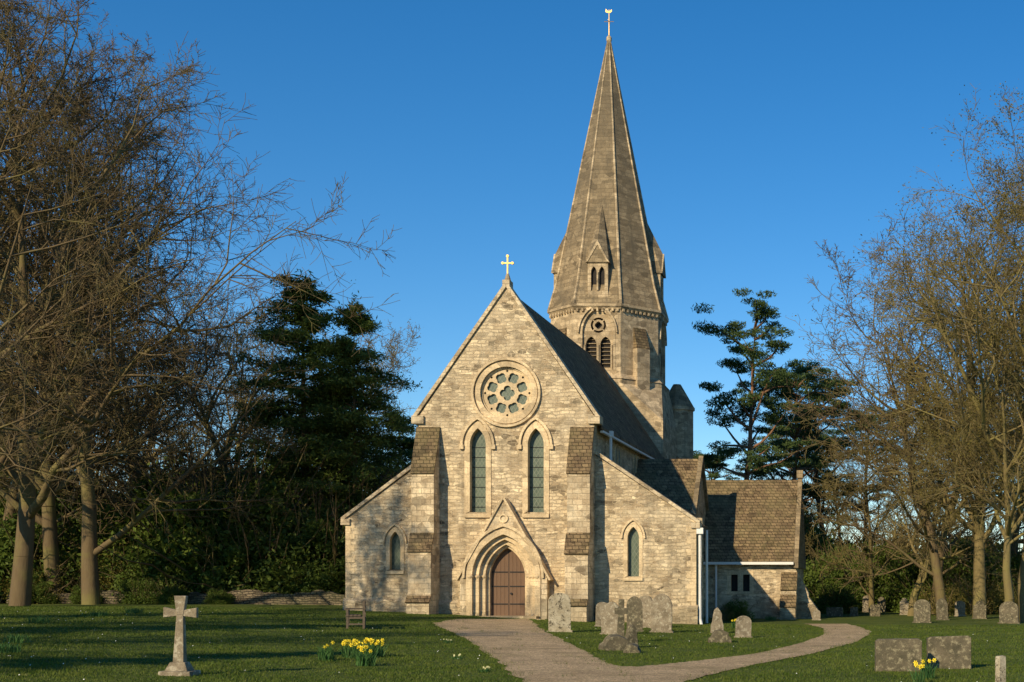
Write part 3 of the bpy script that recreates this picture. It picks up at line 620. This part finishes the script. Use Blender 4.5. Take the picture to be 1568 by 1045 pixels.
# unseen trees added outside the frame to throw shade across the churchyard
for i,(x,y,H,sx,kk) in enumerate([(-16.5,-20,17,.85,1),(-13,-30,16,.8,0),(-6.5,-40,13,.8,1)]):
    place(BT[kk],'bare_tree',x,y,H/22,i*1.3,sx)
for i,(x,y,H,sx,kk) in enumerate([(-3.2,-43,8.5,.75,0),(-9.5,-33,11,.7,1),(-15.5,-24.5,10,.75,0),(8.5,-55.5,10,.75,0),(11.5,-60.5,10,.7,1),(.5,-48.5,5.5,1.0,1)]):
    place(CED[kk],'cedar_tree',x,y,H/20,i*1.3,sx)
def pine(seed,H,f0=.45,nb=26,spread=4.0):
    rnd=random.Random(seed); rg=np.random.default_rng(seed); segs=[]; C_=[]
    p=Vector((0,0,-.3)); d=Vector((rnd.uniform(-.1,.1),0,1)); tr=[]
    for i in range(12):
        d=(d+rv(rnd)*.05).normalized(); q=p+d*H*.94/12; segs.append((p,q,.30*(1-i/13.5),.30*(1-(i+1)/13.5))); tr.append((p,q)); p=q
    for b in range(nb):
        f=f0+(1-f0)*(b+rnd.random())/nb; f=min(f,.995); s=tr[int(f*12)]; pp=s[0].lerp(s[1],rnd.random()); g_=(f-f0)/(1-f0)
        L=spread*(math.sin(math.pi*(.25+.62*g_))**.8)*rnd.uniform(.5,1.15); az=b*2.4+rnd.uniform(-.6,.6); dd=Vector((math.cos(az),math.sin(az),rnd.uniform(.05,.5)+.4*g_)); q=pp; n=5
        for i in range(n):
            dd=(dd+rv(rnd)*.2+Vector((0,0,.03))).normalized(); q2=q+dd*L/n; segs.append((q,q2,.09*(1-i/n)+.02,.09*(1-(i+1)/n)+.015)); q=q2
            if i>=2:
                for _ in range(2):
                    w=rnd.uniform(.45,.95); cc=q+rv(rnd)*.4; m=int(220*w); e=rg.normal(0,1,(m,3)); e/=np.linalg.norm(e,axis=1,keepdims=True); e*=rg.uniform(.4,1,(m,1))
                    C_.append(e*np.array([w,w,w*.36])+np.array(tuple(cc)))
    v,f=segmesh(segs); vv,ff=quads(np.concatenate(C_),.14,.25,rg); V,Fq,mi=combine([(v,f,0),(vv,ff,1)]); return npmesh('pine_tree',V,Fq,[M['barkr'],M['pine']],mi)
PN=[pine(4,20,.42,24,4.8),pine(9,20,.45,28,5.6)]
T(PN[0],1128,92,21.3,.5,1.0,'pine_tree',20); T(PN[1],1205,100,19.0,2.4,1.05,'pine_tree',20); T(PN[0],1270,106,19.6,4.0,1.1,'pine_tree',20); T(PN[1],1085,122,14.5,1.,1.1,'pine_tree',20); T(PN[1],1325,112,18,3.3,1.05,'pine_tree',20)
T(PN[1],1240,118,17,5.2,1.2,'pine_tree',20)

def shrub(seed,mat,r=3.0,hh=1.0,n=15000,leaf=.10):
    rg=np.random.default_rng(seed); L=[]
    for i in range(26):
        a=rg.uniform(0,2*np.pi); q=r*.75*math.sqrt(rg.random()); z=rg.uniform(.1,1.0)*r*hh*(1.15-q/r*.7); w=r*rg.uniform(.18,.42); m=int(n/26)
        e=rg.normal(0,1,(m,3)); e/=np.linalg.norm(e,axis=1,keepdims=True); e*=(rg.uniform(.55,1.08,(m,1))); c=e*np.array([w,w,w*.85])+np.array([q*math.cos(a),q*math.sin(a),z]); L.append(c)
    c=np.concatenate(L); c=c[c[:,2]>-.1]; vv,ff=quads(c,leaf,.55,rg)
    rnd=random.Random(seed); segs=[]
    for i in range(30):
        p=Vector((rnd.gauss(0,.3),rnd.gauss(0,.3),-.1)); d_=Vector((rnd.gauss(0,.45),rnd.gauss(0,.45),1)).normalized()
        for j in range(5): d_=(d_+rv(rnd)*.12).normalized(); q=p+d_*r*hh*.27; segs.append((p,q,.05*(1-j/6),.05*(1-(j+1)/6))); p=q
    v,f=segmesh(segs); V,Fq,mi=combine([(v,f,0),(vv,ff,1)]); return npmesh('evergreen_shrub',V,Fq,[M['bark'],M[mat]],mi)
SH=[shrub(1,'holly',3,1.0),shrub(2,'holly',3,1.35,17000),shrub(6,'cedar',3,1.2),shrub(12,'olive',3,1.0,5000,.06)]
def S(i,u,d,s,rz=0,name='evergreen_shrub',sx=1.0): place(SH[i],name,X_at(u,d),d-60,s,rz,sx)
for i,(k_,u,d_,s) in enumerate([(0,15,71,1.4),(1,80,73,1.4),(2,140,76,1.6),(0,200,75,1.6),(1,255,76,1.9),(1,320,76,2.1),(1,372,76,2.0),(0,415,75,1.7),(2,470,75,1.4),(1,520,75,1.35),(2,565,80,1.7),(0,600,86,1.8),(1,630,90,1.9),
    (1,120,88,2.2),(0,200,90,2.3),(2,275,90,2.4),(0,345,90,2.7),(2,430,94,2.4),(1,-40,74,1.8),(0,490,73,.7),(3,180,72,.9),(3,60,70,.7),(3,455,74,.8),(0,240,72,.9),(1,300,72.5,1.0),(2,535,75,.9),(0,90,71,.7),(1,390,73,1.1),(0,150,73,1.0),(0,345,73,1.2),(1,20,86,2.2)]):
    S(k_,u,d_,s,i*1.7)
for i,(k_,u,d_,s) in enumerate([(0,1255,92,1.1),(2,1290,98,1.3),(1,1370,96,1.4),(0,1415,92,1.2),(2,1460,94,1.3),(3,1500,84,.8),(0,1545,88,1.2),(1,1590,88,1.4),(2,1240,104,1.6),(0,1320,108,1.7),(1,1400,110,1.7),(2,1500,108,1.6),(3,1440,82,.7),
    (2,1070,110,1.9),(1,1120,110,2.0),(0,1175,108,2.1),(2,1215,106,2.0),(0,1275,86,.6),(3,1575,76,.7),(1,1335,94,1.1),(0,1500,96,1.5)]):
    S(k_,u,d_,s,i*1.3)
rg=np.random.default_rng(77); cs=[]
for i in range(240):
    a=rg.uniform(-1.25,1.25); r_=rg.uniform(135,190); hh=rg.uniform(2.5,6); m=160
    e=rg.normal(0,1,(m,3)); e/=np.linalg.norm(e,axis=1,keepdims=True); cs.append(e*np.array([4,3,hh])*rg.uniform(.6,1,(m,1))+np.array([CAM_X+r_*math.sin(a),-60+r_*math.cos(a),hh*.6]))
v,f=quads(np.concatenate(cs),.45,.5,rg); me=npmesh('distant_woodland',v,f,[M['cedar']]); link(bpy.data.objects.new('distant_woodland',me))
S(0,1128,66,.32,.3); S(3,1108,65,.22,.9,'spring_shrub')

# ------------------------------------------------------------ low wall
x0,x1=X_at(60,72),X_at(640,68); n=90; g=Geo()
rnd=random.Random(3); prof=[]
for i in range(n+1):
    x=x0+(x1-x0)*i/n; t=.62+.10*math.sin(i*.4)+rnd.uniform(-.07,.07); prof.append((x,t))
y0=9.5
for i in range(n):
    (xa,ta),(xb,tb)=prof[i],prof[i+1]; za=hgt(xa,0);zb=hgt(xb,0)
    g.add([(xa,y0-.2,za-.3),(xb,y0-.2,zb-.3),(xb,y0-.17,zb+tb),(xa,y0-.17,za+ta),(xa,y0+.2,za-.3),(xb,y0+.2,zb-.3),(xb,y0+.15,zb+tb),(xa,y0+.15,za+ta)],[(0,1,2,3),(3,2,6,7),(4,5,6,7)])
g.obj('dry_stone_wall',M['drywall'])
for i,(u,s) in enumerate(((60,.35),(130,.3),(215,.4),(262,.3),(335,.25))): S(i%2,u,69.0,s,i*2.1)

# ------------------------------------------------------------ gravestones
def stone(u,v,wpx,hpx,shape,mat,rz=0.,lean=0.,name='gravestone',t=.11):
    x,y,z,d=on_ground(u,v); s=d/F; w=wpx*s; h=hpx*s; a=w/2; g=Geo()
    if shape=='round': P=[(-a,-.2),(a,-.2)]+[(a*math.cos(q),h-a*.8+a*.8*math.sin(q)) for q in np.linspace(0,math.pi,13)]
    elif shape=='point': P=[(x_,z_) for x_,z_ in arch(0,a,-.2,h-a*1.2,a*1.2,7)]
    elif shape=='shoulder': P=[(-a,-.2),(a,-.2),(a,h-a*.7),(a*.72,h-a*.7)]+[(a*.68*math.cos(q),h-a*.6+a*.6*math.sin(q)) for q in np.linspace(.1,math.pi-.1,9)]+[(-a*.72,h-a*.7),(-a,h-a*.7)]
    elif shape=='square': P=[(-a,-.2),(a,-.2),(a*1.02,h*.93),(a*.9,h),(-a*.85,h*.98),(-a,h*.92)]
    elif shape=='rough':
        P=[(-a,-.2),(a,-.2),(a*.95,h*.3),(a*.7,h*.55),(a*.72,h*.75),(a*.3,h*.92),(a*.05,h),(-a*.4,h*.9),(-a*.6,h*.7),(-a*.72,h*.45),(-a*.95,h*.3)]
    elif shape=='cross':
        c=.12*h+.01; P=[(-c*.7,.1*h),(c*.7,.1*h),(c*.55,h*.66),(a,h*.66),(a,h*.66+c*1.1),(c*.5,h*.66+c*1.1),(c*.5,h),(-c*.5,h),(-c*.5,h*.66+c*1.1),(-a,h*.66+c*1.1),(-a,h*.66),(-c*.55,h*.66)]
    g.prism(P,-t/2,t/2,XZ)
    if shape=='cross': g.box(-a*.9,a*.9,-.2,.2,-.2,h*.07); g.box(-a*.6,a*.6,-.14,.14,h*.069,h*.13)
    elif shape not in('square','rough'): g.box(-a*1.15,a*1.15,-t,t,-.2,.05)
    o=g.obj(name,M[mat]); o.location=(x,y,z); o.rotation_euler=(lean,lean*.4,rz)
    bm=o.modifiers.new('b','BEVEL'); bm.width=.012; bm.segments=2; bm.limit_method='ANGLE'
    return o
stone(857,968,33,60,'round','g3',.35,-.02,t=.16); stone(936,972,30,50,'shoulder','g1',.1,.03); stone(1013,969,32,60,'point','g1',.0,.02)
stone(972,968,24,55,'point','g2',.2,-.03); stone(1000,960,18,40,'cross','g2',.1,name='cross_gravestone'); stone(950,984,20,66,'cross','g2',.3,.05,name='cross_gravestone')
stone(922,960,20,38,'round','g1',.3,.05); stone(988,962,22,50,'round','g1',-.1); stone(1098,970,20,40,'rough','g1',.2,t=.25); stone(1138,977,24,34,'round','g1',.3,.04)
stone(1102,984,36,20,'rough','g2',.2,t=.45); stone(1375,1028,70,50,'square','g2',.1,.02,t=.28); stone(1453,1024,66,50,'square','g2',.1,-.02,t=.28); stone(1532,1052,13,48,'square','g3',.6,t=.13)
stone(942,996,48,24,'rough','g2',.4,.1,t=.5); stone(965,992,20,36,'rough','g2',.5,.1,t=.3); stone(968,1000,26,14,'rough','g2',.1,.1,t=.4)
for i,(u,v,w_,h_,sh) in enumerate([(1278,944,26,14,'square'),(1300,938,12,16,'round'),(1327,938,13,26,'round'),(1350,938,13,24,'point'),(1362,936,10,22,'cross'),(1385,942,14,26,'shoulder'),(1412,954,26,36,'round'),(1443,950,18,34,'point'),(1470,944,16,24,'round'),(1500,948,20,28,'shoulder'),(1545,955,30,34,'round'),(1250,950,12,16,'round'),(1308,944,12,14,'square'),(1430,940,14,28,'point'),(1398,936,12,20,'cross'),(1520,940,16,24,'point'),(1340,944,16,18,'square'),(1560,938,14,24,'round'),(1484,936,12,20,'cross')]):
    stone(u,v,w_,h_,sh,['g2','g2','g1'][i%3],(i*37%10-5)*.06,(i*17%7-3)*.02,name='cross_gravestone' if sh=='cross' else 'gravestone')
x,y,z,d=on_ground(275,1034); g=Geo()
def taper(g,w0,w1,t0,t1,z0,z1): g.add([(-w0,-t0,z0),(w0,-t0,z0),(w0,t0,z0),(-w0,t0,z0),(-w1,-t1,z1),(w1,-t1,z1),(w1,t1,z1),(-w1,t1,z1)],[(0,1,2,3),(4,5,6,7),(0,1,5,4),(1,2,6,5),(2,3,7,6),(3,0,4,7)])
taper(g,.30,.27,.28,.26,-.2,.08); taper(g,.20,.13,.18,.12,.079,.24); taper(g,.095,.06,.085,.055,.235,1.1); taper(g,.062,.105,.055,.06,1.099,1.45)
for s in(-1,1): g.add([(s*.29,-.05,1.05),(s*.05,-.045,1.08),(s*.05,-.045,1.19),(s*.29,-.05,1.24),(s*.29,.05,1.05),(s*.05,.045,1.08),(s*.05,.045,1.19),(s*.29,.05,1.24)],[(0,1,2,3),(4,5,6,7),(0,1,5,4),(1,2,6,5),(2,3,7,6),(3,0,4,7)])
o=g.obj('stone_cross_memorial',M['g1']); o.location=(x,y,z); o.rotation_euler=(0,.02,.12)
bm=o.modifiers.new('b','BEVEL'); bm.width=.012; bm.segments=2
x,y,z,d=on_ground(545,962); bench=empty('wooden_bench',(x,y,z))
def B(name,*bx):
    g=Geo()
    for q in bx: g.box(*q)
    g.obj(name,M['bench'],bench)
B('legs',(-.28,-.21,-.7,-.63,0,.62),(-.28,-.21,.63,.7,0,.62),(.22,.29,-.7,-.63,0,.9),(.22,.29,.63,.7,0,.9))
B('seat',(-.3,-.2,-.72,.72,.40,.44),(-.18,-.08,-.72,.72,.401,.441),(-.06,.04,-.72,.72,.402,.442),(.06,.16,-.72,.72,.40,.44),(-.25,.25,-.69,-.64,.32,.395),(-.25,.25,.64,.69,.32,.395),(-.25,.25,-.69,-.64,.12,.17))
B('backrest',(.22,.26,-.62,.62,.55,.62),(.22,.26,-.62,.62,.68,.75),(.22,.26,-.62,.62,.81,.88)); B('armrests',(-.32,.25,-.71,-.63,.621,.66),(-.32,.25,.63,.71,.621,.66))
bench.rotation_euler=(0,0,.35)
def daff(u,v,r,nl,nf,petal='petal',hh=.36,seed=0,fs=1.0):
    x,y,z,d=on_ground(u,v); rnd=random.Random(seed+u); V=[];Fc=[];mi=[]
    for i in range(nl):
        a=rnd.uniform(0,6.28); q=r*math.sqrt(rnd.random()); bx,by=q*math.cos(a),q*math.sin(a)*.7; h=hh*rnd.uniform(.6,1); lx,ly=rnd.gauss(0,.09),rnd.gauss(0,.09); t=rnd.uniform(0,3.14); wx,wy=.009*math.cos(t),.009*math.sin(t); o=len(V)
        V+=[(bx-wx,by-wy,0),(bx+wx,by+wy,0),(bx+lx*.4+wx,by+ly*.4+wy,h*.6),(bx+lx*.4-wx,by+ly*.4-wy,h*.6),(bx+lx,by+ly,h)]; Fc+=[(o,o+1,o+2,o+3),(o+3,o+2,o+4)]; mi+=[0,0]
    for i in range(nf):
        a=rnd.uniform(0,6.28); q=r*math.sqrt(rnd.random()); c=Vector((q*math.cos(a),q*math.sin(a)*.7,hh*rnd.uniform(.8,1.15))); f=Vector((rnd.gauss(.1,.6),-1+rnd.gauss(0,.4),rnd.gauss(.1,.2))).normalized(); s=f.cross(Vector((0,0,1))).normalized(); t=s.cross(f); o=len(V)
        V+=[(c.x-.005,c.y,0),(c.x+.005,c.y,0),(c.x,c.y,c.z)]; Fc.append((o,o+1,o+2)); mi.append(0)
        for k_ in range(6):
            th=k_*math.pi/3; e=s*math.cos(th)+t*math.sin(th); e2=s*math.cos(th+.5)+t*math.sin(th+.5); e3=s*math.cos(th-.5)+t*math.sin(th-.5); o=len(V); V+=[tuple(c),tuple(c+e2*.03*fs),tuple(c+(e*.052-f*.008)*fs),tuple(c+e3*.03*fs)]; Fc.append((o,o+1,o+2,o+3)); mi.append(1)
        o=len(V)
        for k_ in range(6):
            th=k_*math.pi/3; e=s*math.cos(th)+t*math.sin(th); V+=[tuple(c+(e*.012+f*.002)*fs),tuple(c+(e*.02+f*.035)*fs)]
        for k_ in range(6): j=(k_+1)%6; Fc.append((o+2*k_,o+2*j,o+2*j+1,o+2*k_+1)); mi.append(1)
    nm='daffodil_clump' if petal=='petal' else 'primrose_clump'
    me=bpy.data.meshes.new(nm); me.from_pydata([tuple(v_) for v_ in V],[],Fc); me.materials.append(M['dleaf']); me.materials.append(M[petal]); me.polygons.foreach_set('material_index',mi)
    o=bpy.data.objects.new(nm,me); o.location=(x,y,z); link(o)
daff(540,1008,.24,160,20); daff(572,1006,.26,150,22); daff(500,1012,.18,130,3); daff(560,1020,.2,110,8)
for u,v in((686,985),(700,1010),(742,1030)): daff(u,v,.13,30,5,'primrose',.10,fs=.5)
for u,v,n_ in((1408,1048,6),(1422,1040,3),(77,920,5),(120,915,0),(1125,962,4)): daff(u,v,.12,40,n_)
for u,v in((25,985),(150,945),(10,1000),(205,940),(60,955),(1180,950)): daff(u,v,.3,110,0,hh=.25)
